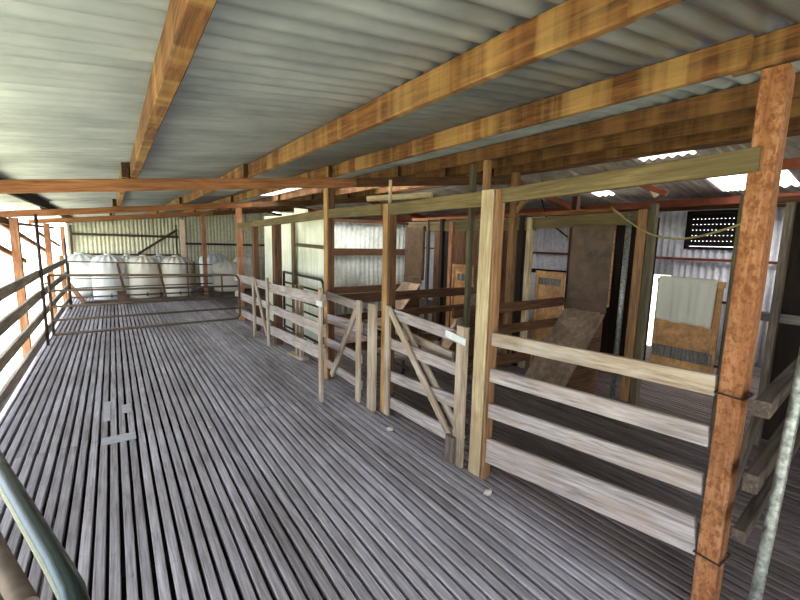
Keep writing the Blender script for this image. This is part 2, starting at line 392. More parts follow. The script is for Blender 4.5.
for Y, lab in ((4.1, 'orange rafter crossing the walkway nearest the camera'), (8.2, 'orange rafter crossing above the steel gate'), (11.9, 'orange rafter crossing in front of the white tanks')):
    root = empty('rafter', (-1.4, Y, roofz(-1.4)), lab, 'roof beam')
    board('timber_length', (-1.45, Y, roofz(-1.45) - .05), (2.2, Y, roofz(2.2) - .05), .095, .045, M['rafter'], root)
    board('timber_length', (2.205, Y + .01, roofz(2.205) - .05), (RIDGE, Y + .01, roofz(RIDGE) - .05), .095, .045, M['brown'], root)  # pen-side length: its shade is put into a browner timber colour
    board('timber_length', (RIDGE, Y + .06, rz2(RIDGE) - .18), (6.9, Y + .06, rz2(6.9) - .18), .09, .045, M['redpaint'], root)

# ============================================================ OUTER COLUMNS AND BRACES
for Y, lab in ((8.2, 'orange outer column nearest the camera on the open left side'), (11.9, 'second orange outer column on the open left side'), (15.45, 'last orange outer column, at the corner of the end wall')):
    post('outer_column', -1.17, Y + .07, -.9, roofz(-1.17) - .1, .10, .10, M['orange'], None, lab, 'post')
tag(board('diagonal_brace', (-1.26, 7.6, 1.72), (-1.26, 13.0, 1.08), .07, .04, M['rafter']), 'long brown brace sloping down outside the first left column', 'brace')
tag(board('diagonal_brace', (-1.26, 6.0, 1.60), (-1.26, 9.6, 1.06), .07, .04, M['rafter']), 'lower brown brace outside the left fence, ending near the first column', 'brace')
tag(board('diagonal_brace', (-1.26, 11.4, 1.56), (-1.26, 15.4, 1.2), .06, .04, M['rafter']), 'far brown brace outside the second left column', 'brace')
tag(board('diagonal_brace', (-1.20, 5.2, 1.76), (-1.20, 8.0, 1.70), .09, .04, M['brown']), 'dark brace hung just below the left eave', 'brace')
tag(board('eave_rail', (-1.33, -1.5, 1.70), (-1.33, 15.5, 1.70), .05, .04, M['rafter']), 'thin brown rail running along the open left eave', 'rail')
# end wall framing
tag(board('wall_girt', (-1.0, 15.53, 1.55), (1.8, 15.53, 1.52), .07, .05, M['darksteel']), 'upper dark girt on the cream end wall, behind the tanks', 'wall rail')
tag(board('wall_girt', (-1.0, 15.53, .96), (1.8, 15.53, .93), .06, .05, M['darksteel']), 'lower dark girt on the cream end wall, just above the tanks', 'wall rail')
tag(board('wall_girt', (1.95, 15.50, 1.31), (6.9, 15.50, 1.27), .07, .05, M['darksteel']), 'dark girt on the end wall right of the pale post', 'wall rail')
tag(board('diagonal_brace', (.64, 15.47, .97), (1.76, 15.47, 1.75), .07, .04, M['darksteel']), 'dark diagonal brace on the cream end wall', 'brace')
post('wall_stud', -.98, 15.48, 0, 1.80, .06, .05, M['darksteel'], None, 'dark stud at the left end of the cream end wall', 'post')
post('wall_stud', 1.73, 15.48, 0, 1.92, .05, .05, M['darksteel'], None, 'dark stud on the end wall left of the pale post', 'post')
post('pale_post', 1.90, 15.38, 0, 2.08, .14, .10, M['whitepost'], None, 'pale sunlit post standing behind the third white tank', 'post')
post('walkway_post', 1.98, 12.0, 0, roofz(2.0) - .1, .10, .10, M['orange'], None, 'orange post beside the right end of the white tanks', 'post')

# ============================================================ TANKS
def tank(x, y, r, h, label, mt, seed, cone=False, cat='tank', group=None):
    rnd = random.Random(seed); root = empty('plastic_tank', (x, y, 0), label, cat, group)
    bm = bmesh.new(); N = 72
    if cone: prof = [(0, .02), (r * .52, .02), (r * .60, .10), (r * .98, .56), (r, .66), (r * 1.0, .80), (r * .94, .90), (r * .72, .985), (r * .42, 1.03), (r * .2, 1.05), (0, 1.055)]
    else: prof = [(0, .0), (r * .93, .0), (r * .95, .03), (r * .97, h * .3), (r, h * .68), (r * 1.02, h * .74), (r * .99, h * .82), (r * .88, h * .9), (r * .62, h * .965), (r * .34, h * .99), (r * .2, h), (0, h)]
    if cone: prof = [(a, c * h / 1.055) for a, c in prof]
    rings = []; ph = rnd.uniform(0, 6)
    for (rr, z) in prof:
        ring = []
        for k in range(N):
            t = 2 * PI * k / N; f = 1.0
            zz = z
            if z > h * .72 and rr > r * .25: f = 1 + .022 * math.cos(14 * t + ph); zz = z + .012 * math.cos(14 * t + ph)
            else: f = 1 + .004 * math.sin(3 * t + ph)
            ring.append(bm.verts.new((rr * f * math.cos(t), rr * f * math.sin(t), zz)))
        rings.append(ring)
    for i in range(len(rings) - 1):
        for k in range(N):
            f = bm.faces.new((rings[i][k], rings[i][(k + 1) % N], rings[i + 1][(k + 1) % N], rings[i + 1][k])); f.smooth = True
    bmesh.ops.remove_doubles(bm, verts=bm.verts, dist=.0001)
    me = bpy.data.meshes.new('body'); bmesh.ops.recalc_face_normals(bm, faces=bm.faces); bm.to_mesh(me); bm.free()
    o = link('body', me, mt, root)
    tube('lid', [(x, y, h - .005), (x, y, h + .02), (x, y, h + .035)], r * .22, mt, root, 20)
    if y < 12.9 and not cone:
        a = -PI / 2 - .05; rr = r * .95
        tp = tube('tap', [(x + .03, y - rr + .02, .09), (x + .03, y - rr - .07, .09)], .028, M['blackp'], root)
        me2 = tube_mesh([(x + .03 - x, -rr - .05, .09), (x + .03 - x, -rr - .05, .15)], .013); h2 = link('tap_handle', me2, M['blackp']); h2.parent = tp
        me3 = None
    return root
tank(-.12, 12.40, .352, 1.06, 'white tank with a domed ribbed top, left of the middle of the row', M['tankw'], 1)
tank(.61, 12.40, .352, 1.03, 'cream domed tank in the middle of the front row', M['tank'], 2)
tank(1.34, 12.40, .35, 1.02, 'cream domed tank at the right end of the front row', M['tank'], 3)
tank(-.70, 13.10, .48, 1.06, 'white cone bottomed tank in the left corner by the open side', M['tankw'], 4, True)
tank(2.62, 14.3, .42, 1.02, 'bluish white tank standing behind the orange post', M['tankw'], 5)
tank(3.52, 13.6, .45, 1.00, 'cream tank behind the far dark fence post', M['tank'], 6)
tank(2.75, 13.0, .40, .84, 'low cream tank between the orange post and the pen fence', M['tank'], 7)
tank(4.65, 13.6, .42, .96, 'cream tank farthest right, seen beside the pale green panel', M['tank'], 8)
tank(.30, 13.5, .34, 1.0, 'white tank in the second row behind two front tanks', M['tankw'], 9)
tank(1.05, 13.5, .34, 1.0, 'white tank in the second row behind the right pair of front tanks', M['tankw'], 10)

# low yard rail in front of the tanks
root = empty('pipe_fence', (-.9, 11.2, 0), 'thin steel pipe fence standing right in front of the white tanks', 'fence')
for k, (za, zc, r) in enumerate(((.97, .87, .014), (.60, .58, .011), (.40, .40, .014), (.20, .20, .018))):
    tube('rail', [(-.8, 11.2, za), (2.0, 11.2, zc)], r, M['gatesteel'], root)
for xx in (-.8, 1.45, 1.60): tube('upright', [(xx, 11.2, 0.0), (xx, 11.2, .95)], .016, M['gatesteel'], root)
tag(board('gap_strip', (.20, 11.12, 0), (.06, 11.12, .93), .05, .03, M['brown']), 'thin dark strip for the shaded gap between the first and middle tanks', 'stake')  # added slanted strips stand in for the dark gaps between tanks
tag(board('gap_strip', (.98, 11.12, 0), (.84, 11.12, .92), .05, .03, M['brown']), 'thin dark strip for the shaded gap between the middle and right tanks', 'stake')
root = empty('crate', (.1, 11.6, 0), 'small dark box on the floor at the foot of the white tanks', 'box')
box('box_body', .02, .19, 11.5, 11.66, 0.001, .24, M['greydark'], root); box('box_lid', .01, .2, 11.49, 11.67, .241, .262, M['greydark'], root)
tag(board('floor_beam', (-.6, 11.35, .045), (1.9, 11.35, .045), .09, .09, M['greydark']), 'heavy dark sleeper lying on the floor in front of the tanks', 'beam')
tag(board('diagonal_brace', (-.98, 11.9, .62), (-.62, 11.75, .03), .08, .05, M['orange']), 'short orange brace slanting to the floor at the left corner', 'brace')

# ============================================================ LEFT FENCE
LX = -.87
root = empty('board_fence', (LX, 0, 0), 'weathered board fence along the open left side of the walkway', 'fence')
for z, w in ((.985, .105), (.70, .115), (.42, .11), (.14, .10)):
    board('rail', (LX, -1.4, z), (LX, 7.49, z + random.uniform(-.01, .01)), w, .035, M['leftfence'], root, bow=.0)
    board('rail', (LX, 7.51, z), (LX, 11.6, z - .02), w * .92, .035, M['leftfence'], root)
for y in (-.3, 3.1, 11.55):
    board('fence_post', (LX - .06, y, -.15), (LX - .06, y, 1.08), .07, .08, M['brownpost'], root, up=(1, 0, 0))
for x_, y_, z1, lab in ((-.83, 7.45, 1.80, 'tall thin steel pole carrying the left end of the walkway gate'), (-.80, 10.9, 1.45, 'shorter thin steel pole farther along the left fence')):
    t = tag(tube('steel_pole', [(x_, y_, 0), (x_, y_, z1)], .019, M['darksteel']), lab, 'pole')
# walkway pipe gate
def arc(cx, cz, r, a0, a1, n=6): return [(cx + r * math.cos(a0 + (a1 - a0) * i / n), cz + r * math.sin(a0 + (a1 - a0) * i / n)) for i in range(n + 1)]
root = empty('pipe_gate', (-.8, 7.62, 0), 'wide brown steel pipe gate closed across the walkway', 'gate')
y = 7.66
def gz(zl, zr, x): return zl + (zr - zl) * (x + .78) / 2.58
pts = [(-.78, y, .96)] + [(a, y + .0, c) for a, c in arc(1.70, .80, .10, PI / 2, 0)] + [(a, y, c) for a, c in arc(1.70, .22, .10, 0, -PI / 2)] + [(-.78, y, .10)]
tube('gate_frame', pts, .019, M['gatesteel'], root)
for za, zc in ((.74, .70), (.51, .50), (.31, .31)): tube('rail', [(-.78, y, za), (1.80, y, zc)], .017, M['gatesteel'], root)
tube('upright', [(1.52, y, .50), (1.52, y, .90)], .014, M['gatesteel'], root)
tube('upright', [(-.78, y, .10), (-.78, y, .96)], .019, M['gatesteel'], root)
for z in (.25, .85): tube('hinge', [(-.83, y - .2, z), (-.80, y, z)], .010, M['darksteel'], root)
# ============================================================ PEN FENCE LINE
FX = 1.93
def bolt_dots(): pass
# posts
def shade_faced_post(x, y, z1, sx, sy, m, ms, lab):
    """post with an added brown strip that darkens its near side"""
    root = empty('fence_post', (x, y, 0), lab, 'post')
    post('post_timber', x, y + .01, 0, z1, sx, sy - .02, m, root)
    post('side_board', x, y - sy / 2 - .001, 0, z1 - .003, sx - .003, .018, ms, root)  # added strip, gives the post's near face its shaded, browner tone
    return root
shade_faced_post(FX + .03, 1.865, 1.875, .075, .125, M['tan'], M['brownpost'], 'broad pale yellow post, bleached below, nearest the camera in the pen fence')
shade_faced_post(FX + .05, 3.065, 1.86, .08, .10, M['tanorange'], M['brown'], 'light brown post between the two open timber gates')
shade_faced_post(FX + .005, 4.20, roofz(FX) - .1, .075, .11, M['tanorange'], M['brown'], 'tall orange post reaching the first rafter')
post('fence_post', FX + .02, 6.0, 0, 1.80, .10, .13, M['brown'], None, 'thick dark brown post left of the pale green panel', 'post')
post('fence_post', FX + .01, 7.07, 0, 1.82, .08, .12, M['brown'], None, 'thinner dark brown post beside the small braced gate', 'post')
post('fence_post', FX + .02, 8.14, 0, roofz(FX) - .1, .09, .11, M['orange'], None, 'far orange post at the right end of the steel gate', 'post')
# header beam
root = empty('header_beam', (FX, 1.8, 1.8), 'long greenish timber beam along the tops of the pen fence posts', 'beam')
for a, c in (((1.96, .56, 1.875), (1.985, 1.80, 1.838)), ((1.99, 1.93, 1.83), (1.955, 3.01, 1.815)), ((1.94, 3.11, 1.815), (1.93, 4.15, 1.82)), ((1.92, 4.26, 1.82), (1.90, 6.3, 1.775)), ((1.91, 6.31, 1.775), (1.93, 8.09, 1.765))):
    board('timber_length', a, c, .095 if a[1] > .6 else .085, .05, M['green'], root, jit=.002)
# near post with its block of a rail behind
root = empty('near_post', (1.985, .555, -.0), 'rough orange timber post in the right foreground', 'post')
o = board('post_timber', (1.985, .555, 0), (1.985, .555, 2.185), .07, .078, M['nearpost'], root, up=(1, 0, 0))
board('corner_strip', (2.036, .545, .0), (2.036, .545, 2.17), .028, .05, M['rafter'], root, up=(1, 0, 0))
for z in (.98,): 
    xs = [(1.943, .510, z), (1.943, .602, z + .004), (2.056, .602, z + .006), (2.058, .510, z + .002), (1.943, .510, z)]
    tube('tie_wire', xs, .004, M['wire'], root, 6)
    xs = [(p[0], p[1], p[2] - .70) for p in xs]; tube('tie_wire', xs, .004, M['wire'], root, 6)

# fixed rails between near post and the broad post
root = empty('rail_fence', (1.97, 1.79, 0), 'four weathered rails between the orange foreground post and the broad pale post', 'fence')
for zl, zr, w, mm in ((.95, 1.005, .085, 'greywarm'), (.715, .79, .088, 'grey'), (.475, .58, .095, 'grey'), (.20, .345, .165, 'grey')):
    board('rail', (1.955, 1.80, zl), (1.965, .607, zr), w, .028, M[mm], root, jit=.002)

# gate E
def tgate(label, A, B, zA, zB, rails, stA, stB, brace, mm='grey', plate=None, extra=None, side=-1):
    """A,B: (x,y) of hinge and free stile; rails: (zA,zB,w)"""
    root = empty('timber_gate', (A[0], A[1], 0), label, 'gate')
    d = Vector((B[0] - A[0], B[1] - A[1], 0)).normalized(); nrm = Vector((-d.y, d.x, 0))
    if nrm.x > 0: nrm = -nrm          # towards the walkway
    def P(t, z, off=0): return (A[0] + (B[0] - A[0]) * t + nrm.x * off, A[1] + (B[1] - A[1]) * t + nrm.y * off, z)
    for za, zb, w in rails: board('rail', P(0, za), P(1, zb), w, .024, M[mm], root, jit=.002)
    if stA: board('stile', P(0.012, stA[0], .028), P(0.012, stA[1], .028), stA[2], .028, M['greywarm'], root, up=d)
    if stB: board('stile', P(.988, stB[0], .028), P(.988, stB[1], .028), stB[2], .028, M['greywarm'], root, up=d)
    for t0, z0, t1, z1, off in brace: board('brace', P(t0, z0, off), P(t1, z1, off), .06, .022, M['greywarm'], root)
    if plate:
        t0, t1, z0, z1 = plate
        pl = board('latch_plate', P(t0, z0, .047), P(t1, z1, .047), .05, .006, M['plate'], root)
        for q in (.12, .5, .88):
            me = tube_mesh([(0, 0, 0), (0, -.008, 0)], .008, 8); bo = link('bolt', me, M['darksteel']); bo.parent = pl
            L = (Vector(P(t1, z1)) - Vector(P(t0, z0))).length
            sg = -1 if (pl.matrix_local.to_3x3() @ Vector((0, -1, 0))).dot(nrm) > 0 else 1
            bo.location = (L * q, .003 * sg, 0)
            if sg > 0: bo.scale = (1, -1, 1)
    return root
g = tgate('timber gate with a diagonal brace, hung between brown post and broad pale post', (1.955, 2.985), (1.915, 1.985), 0, 0,
      [(.935, .905, .085), (.665, .68, .09), (.37, .455, .09), (.13, .19, .10)], (.02, 1.0, .065), (.02, 1.0, .10),
      [(.03, .97, .93, .16, .030), (.06, .96, .97, .18, -.03)], plate=(.83, 1.04, .925, .905))
tag(board('hinge_block', (1.858, 2.045, .03), (1.858, 2.045, .22), .03, .085, M['greydark'], g, up=(1, 0, 0)), 'dark stained foot of the gate stile')
tag(board('loose_plank', (2.03, 3.0, .77), (2.06, 2.28, .70), .07, .03, M['greywarm'], None), 'short pale plank fixed behind the rails of the middle braced gate', 'plank')
# leaning stile board beside brown post
tag(board('upright_board', (1.89, 3.18, 0), (1.89, 3.18, .99), .035, .12, M['greywarm'], None, up=(1, 0, 0)), 'short wide upright board against the brown post, knot holes down its face', 'plank')
# gate D
tgate('timber gate with a brace rising to the right, left of the brown post', (1.87, 3.34), (1.88, 4.10), 0, 0,
      [(.935, .955, .085), (.745, .70, .10), (.44, .44, .09), (.185, .20, .09)], (.03, 1.0, .07), None,
      [(.05, .93, .80, .12, .03)])
# gate B : long hurdle swung slightly into the walkway
tgate('long three rail timber hurdle swung slightly out into the walkway', (1.80, 5.86), (1.595, 3.56), 0, 0,
      [(.86, .985, .125), (.565, .70, .115), (.25, .47, .13)], None, (0.005, 1.10, .07), [], plate=(.955, 1.03, .955, .965))
# gate C and fixed panel F
tgate('small braced timber gate beside the two dark brown posts', (1.80, 6.62), (1.82, 5.96), 0, 0,
      [(.86, .87, .12), (.57, .58, .11), (.27, .28, .11)], (.0, .95, .09), (.0, .99, .06),
      [(.10, .92, .90, .14, .03)])
root = empty('rail_fence', (1.82, 7.9, 0), 'short three rail fence panel at the end of the steel walkway gate', 'fence')
for z, w in ((.825, .13), (.51, .13), (.22, .12)): board('rail', (1.835, 8.075, z), (1.83, 6.72, z + .03), w, .025, M['grey'], root)
# small twin stakes with a foot plank
root = empty('gate_stop', (1.92, 5.12, 0), 'pair of short pale stakes on a foot plank behind the long hurdle', 'stake')
board('foot_plank', (1.90, 5.36, .02), (1.96, 4.95, .02), .035, .10, M['greywarm'], root)
board('upright', (1.93, 5.16, .038), (1.93, 5.16, .96), .05, .045, M['greywarm'], root, up=(1, 0, 0))
board('upright', (1.93, 5.02, .038), (1.93, 5.02, .97), .05, .045, M['greywarm'], root, up=(1, 0, 0))

# uprights above header and short boards
post('upright_batten', 2.62, 2.735, 0, 2.22, .05, .045, M['olive'], None, 'thin greenish upright left of the broad pale post, rising to the roof', 'post')
post('upright_batten', 2.50, 2.45, 0, 2.20, .05, .05, M['brownpost'], None, 'brown upright hidden behind the left edge of the broad pale post', 'post')
post('upright_batten', 1.97, 3.05, 1.862, 2.06, .02, .03, M['tan'], None, 'short thin batten rising above the brown fence post', 'post')
tag(board('short_board', (2.02, 3.52, 1.94), (2.35, 2.95, 1.96), .05, .04, M['tan']), 'short pale board on top of the header beam by the brown post', 'plank')

# ============================================================ PENS BEHIND THE FENCE
# pale green lining panel
root = empty('lining_panel', (2.42, 6.5, 0), 'tall pale green sheet partition lit from the walkway side', 'partition')
def vpanel(name, x, ya, yb, z0, za, zb, m, parent, t=.012):
    bm = bmesh.new(); ys = [ya + (yb - ya) * i / 5 for i in range(6)]; F = []
    for s in (0, 1):
        F.append([(bm.verts.new((x + s * t + .004 * math.sin(i * 2.1), yy, z0)), bm.verts.new((x + s * t + .004 * math.sin(i * 2.1), yy, za + (zb - za) * i / 5))) for i, yy in enumerate(ys)])
    for s in (0, 1):
        for i in range(5): bm.faces.new((F[s][i][0], F[s][i + 1][0], F[s][i + 1][1], F[s][i][1]))
    for i in range(5):
        bm.faces.new((F[0][i][1], F[0][i + 1][1], F[1][i + 1][1], F[1][i][1])); bm.faces.new((F[0][i][0], F[0][i + 1][0], F[1][i + 1][0], F[1][i][0]))
    for i in (0, 5): bm.faces.new((F[0][i][0], F[0][i][1], F[1][i][1], F[1][i][0]))
    bmesh.ops.recalc_face_normals(bm, faces=bm.faces); me = bpy.data.meshes.new(name); bm.to_mesh(me); bm.free()
    return link(name, me, m, parent, Matrix.Identity(4))
vpanel('sheet', 2.40, 7.05, 8.1, 0.01, 1.93, 1.96, M['greensheet'], root)
vpanel('sheet', 2.39, 6.5, 7.04, 0.01, 1.955, 1.985, M['greensheet'], root)
vpanel('sheet', 2.40, 5.95, 6.49, 0.01, 1.985, 2.03, M['greensheet'], root)
vpanel('sheet', 2.38, 5.20, 5.94, 0.01, 1.93, 1.93, M['greensheet'], root)
tag(board('upright', (2.35, 6.42, 0), (2.35, 6.42, 1.83), .03, .12, M['green'], root, up=(1, 0, 0)), 'greenish upright')
board('cross_rail', (2.35, 6.30, 1.46), (2.35, 5.1, 1.44), .05, .03, M['green'], root)
board('cross_rail', (2.34, 6.30, 1.88), (2.34, 5.75, 1.90), .05, .03, M['tan'], root)
# corrugated partition
root = empty('corrugated_partition', (3.3, 7.0, 0), 'pale corrugated iron partition behind the orange post', 'partition')
corrugated('sheet', (3.02, 7.05, .02), (0, 0, 1.88), (1.97, 0, 0), M['penwall'], root, pitch=.1, amp=.014)
board('girt', (3.0, 6.99, 1.33), (5.0, 6.99, 1.33), .13, .05, M['brown'], root); board('girt', (3.0, 6.99, .62), (5.0, 6.99, .62), .12, .05, M['brown'], root)
board('girt', (3.0, 7.0, 1.90), (5.0, 7.0, 1.90), .05, .06, M['brown'], root)
# steel pen gates
for X_, Y0_, Y1_, lab in ((2.25, 5.05, 6.6, 'dark steel pipe gate in front of the pale green panel'), (2.75, 3.6, 5.0, 'dark steel pipe gate in the pen behind the braced gate')):
    root = empty('pipe_gate', (X_, Y1_, 0), lab, 'gate')
    A = [(X_, Y1_, 1.02)] + [(X_, a, c) for a, c in [(Y0_ + .10 - .10 * math.sin(q * PI / 12), .92 + .10 * math.cos(q * PI / 12)) for q in range(7)]] + [(X_, a, c) for a, c in [(Y0_ + .10 - .10 * math.cos(q * PI / 12), .24 - .10 * math.sin(q * PI / 12)) for q in range(7)]] + [(X_, Y1_, .14), (X_, Y1_, 1.02)]
    if X_ > 2.5: A = [(p[0], p[1], p[2] * .62) for p in A]
    tube('gate_frame', A, .019, M['darksteel'], root)
    for yy in (Y0_ + .3, Y1_): tube('leg', [(X_, yy, 0), (X_, yy, .16)], .015, M['darksteel'], root)
    for z in ((.86, .64, .50, .32) if X_ < 2.5 else (.46, .28)): tube('rail', [(X_, Y0_, z), (X_, Y1_, z)], .014, M['darksteel'], root)

# pen dividers
root = empty('pen_divider', (2.45, 2.75, 0), 'brown railed pen divider behind the broad pale post', 'fence')
board('rail', (2.5, 2.79, .915), (4.12, 2.78, .925), .095, .03, M['brown'], root); board('rail', (2.5, 2.78, .70), (4.1, 2.78, .70), .09, .03, M['brown'], root)
board('rail', (2.5, 2.78, .38), (3.6, 2.78, .38), .10, .03, M['brown'], root)
root = empty('pen_divider', (2.2, 4.25, 0), 'brown railed pen divider seen through the gap left of the thin upright', 'fence')
board('rail', (2.06, 4.27, .88), (4.15, 4.25, .88), .11, .035, M['brown'], root); board('rail', (2.06, 4.27, .66), (4.15, 4.25, .66), .08, .035, M['brown'], root)
board('rail', (2.06, 4.27, .30), (4.15, 4.25, .30), .10, .035, M['brown'], root)

# shearing wall posts
SX = 4.2
def spost(y, z1, sx, sy, m, lab, x=SX, z0=0): return post('stand_post', x, y, z0, z1, sx, sy, m, None, lab, 'post')
spost(1.25, 1.98, .07, .09, M['olive'], 'greenish grey post at the right side of the towel door opening')
spost(1.95, 1.95, .07, .06, M['olive'], 'greenish post at the left side of the towel door opening')
spost(2.035, 1.90, .06, .09, M['brownpost'], 'brown stud beside the pale pipe right of the hardboard panel')
tag(tube('upright_pipe', [(SX - .06, 2.14, 0), (SX - .06, 2.14, 1.88)], .025, M['galv']), 'pale pipe standing right of the hardboard panel', 'pipe')
spost(3.35, 1.86, .06, .07, M['tan'], 'tan post left of the yellow ply door')
spost(3.47, 1.90, .06, .07, M['black'], 'black stud left of the tan post beside the ply door')
spost(3.62, roofz(4.2) - .0, .07, .09, M['brownpost'], 'brown post with a roof strut, seen right of the broad pale post')
spost(3.95, 1.9, .06, .05, M['brown'], 'dark brown stud close to the broad pale post')
spost(4.78, 1.86, .06, .08, M['orange'], 'orange stud left of the far ply door')
spost(5.0, 1.9, .06, .07, M['black'], 'dark stud beside the far ply door')
spost(5.35, 1.9, .05, .05, M['greydark'], 'grey stud beside the far dark hardboard panel')
tag(board('roof_strut', (SX, 3.60, 1.95), (SX, 3.22, 2.28), .06, .04, M['brownpost']), 'short diagonal strut on the brown post under the roof', 'brace')
root = empty('stand_beam', (SX, 3, 1.8), 'greenish beam over the catching pen doors', 'beam')
board('timber_length', (SX + .02, 5.9, 1.79), (SX + .02, 3.3, 1.79), .15, .05, M['green'], root); board('timber_length', (SX + .02, 3.29, 1.80), (SX + .02, 2.0, 1.83), .13, .05, M['green'], root)
tag(board('ledger', (SX + .3, 6.2, 1.93), (SX + .3, 2.5, 1.93), .05, .04, M['rafter']), 'thin brown rail above the greenish door beam', 'rail')

# catching pen doors
def pen_door(y0, y1, lab, ztop=1.27, z0=.30, band=True, x=SX):
    root = empty('pen_door', (x, y0, z0), lab, 'door')
    box('door_panel', x - .01, x + .008, y0, y1, z0, ztop - .05, M['ply'], root)
    box('frame_rail', x - .024, x + .022, y0 - .005, y1 + .005, ztop - .05, ztop, M['ply'], root)
    box('frame_rail', x - .022, x - .012, y0, y1, z0, z0 + .06, M['ply'], root)
    for yy in (y0 + .02, y1 - .02): box('frame_stile', x - .022, x - .012, yy - .02, yy + .02, z0 + .061, ztop - .052, M['ply'], root)
    return root
d1 = pen_door(1.33, 1.84, 'brown plywood pen door with a pale towel over its top', 1.27, .40)
for z in (.55, 1.1): tube('hinge', [(SX + .0, 1.27, z), (SX + .0, 1.345, z)], .012, M['darksteel'], d1)
def grille(root, x, y0, y1, z0, z1, n):
    f = box('vent_panel', x - .03, x - .023, y0, y1, z0, z1, M['slatgrey'], root)
    for i in range(n):
        yy = y0 + (y1 - y0) * (i + .5) / n
        me = board_mesh(z1 - z0 - .01, .012, .012); me.materials.append(M['slatgrey']); s = bpy.data.objects.new('vent_slat', me); C.objects.link(s); s.parent = f
        s.matrix_local = Matrix.Translation((-.008, yy - (y0 + y1) / 2, -(z1 - z0) / 2 + .005)) @ Matrix.Rotation(-PI / 2, 4, 'Y')
grille(d1, SX, 1.345, 1.825, .54, .65, 16)
d2 = pen_door(2.83, 3.21, 'yellow brown ply pen door left of the hardboard panel', 1.24, .002)
grille(d2, SX, 2.86, 3.16, 1.08, 1.16, 6)
d3 = pen_door(4.27, 4.72, 'far ply pen door seen between the uprights left of the pale post', 1.23)
grille(d3, SX, 4.34, 4.6, 1.0, 1.10, 3)
# towel over the door
bm = bmesh.new(); nU, nV = 26, 26; grid = []
for i in range(nU + 1):
    row = []; u = i / nU
    for j in range(nV + 1):
        v = j / nV; yy = 1.825 - .46 * u
        fold = (.010 * math.sin(u * 19 + .6) + .006 * math.sin(u * 41 + 2)) * (.25 + v)
        drop = .425 + .012 * math.sin(u * 5.0 + .6) + .05 * u
        s = v * (drop + .14)
        if s < .12: p = (SX + .034 + fold * .3, yy, 1.16 + s)
        elif s < .19: a = (s - .12) / .07 * PI; p = (SX + .034 * math.cos(a), yy, 1.28 + .010 * math.sin(a))
        else: p = (SX - .036 - fold - .01 * (s - .19), yy + .02 * v * (u - .5), 1.28 - (s - .19))
        row.append(bm.verts.new(p))
    grid.append(row)
for i in range(nU):
    for j in range(nV): f = bm.faces.new((grid[i][j], grid[i + 1][j], grid[i + 1][j + 1], grid[i][j + 1])); f.smooth = True
bmesh.ops.solidify(bm, geom=bm.faces[:], thickness=.004)
tag(bm_obj('towel', bm, M['cloth']), 'pale cream towel hanging over the plywood pen door', 'towel')

# hardboard panels with their chutes
def stand(y0, y1, lab, lab2, x=SX - .05, zb=.92, zt=1.76, foot=None):
    root = empty('hardboard_panel', (x, y0, zb), lab, 'panel')
    box('board_sheet', x, x + .012, y0, y1, zb, zt, M['masonite'], root); box('frame_rail', x + .014, x + .05, y0, y1, zt - .05, zt, M['brown'], root)
    for yy in (y0 + .02, y1 - .02): box('frame_stile', x + .014, x + .05, yy - .018, yy + .018, zb, zt - .052, M['brownpost'], root)
    box('kick_strip', x - .014, x - .001, y0, y1, zb - .06, zb + .05, M['masonite'], root)
    root2 = empty('chute', (x, y0, 0), lab2, 'chute')
    fx, fz = foot or (x - .68, .12)
    bm = bmesh.new(); a = [Vector((x - .02, y0, zb - .07)), Vector((x - .02, y1, zb - .07)), Vector((fx, y1, fz)), Vector((fx, y0, fz))]
    nrm = Vector((-(a[0].z - fz), 0, (a[0].x - fx))).normalized()
    lo = [bm.verts.new(p - nrm * .008) for p in a]; hi = [bm.verts.new(p + nrm * .008) for p in a]
    bm.faces.new(lo); bm.faces.new(hi)
    for i in range(4): bm.faces.new((lo[i], lo[(i + 1) % 4], hi[(i + 1) % 4], hi[i]))
    bmesh.ops.recalc_face_normals(bm, faces=bm.faces); me = bpy.data.meshes.new('slide'); bm.to_mesh(me); bm.free(); link('slide_board', me, M['chute'], root2, Matrix.Identity(4))
    for yy in (y0 + .02, y1 - .02):
        bm = bmesh.new(); P = [(x - .03, zb - .095), (fx + .03, fz - .01), (fx + .03, 0), (x - .03, 0)]
        A = [bm.verts.new((p[0], yy - .01, p[1])) for p in P]; B = [bm.verts.new((p[0], yy + .01, p[1])) for p in P]
        bm.faces.new(A); bm.faces.new(B)
        for i in range(4): bm.faces.new((A[i], A[(i + 1) % 4], B[(i + 1) % 4], B[i]))
        bmesh.ops.recalc_face_normals(bm, faces=bm.faces); me = bpy.data.meshes.new('side'); bm.to_mesh(me); bm.free(); link('side_board', me, M['brown'], root2, Matrix.Identity(4))
stand(2.29, 2.755, 'dark brown hardboard panel left of the pale pipe, above a chute', 'worn board chute sloping down below the nearest hardboard panel')
stand(3.98, 4.20, 'narrow hardboard panel half hidden by the broad pale post', 'narrow chute half hidden by the broad pale post')
stand(5.42, 5.93, 'far dark hardboard panel beside the pale corrugated partition', 'far chute below the dark panel beside the corrugated partition', zt=1.80)
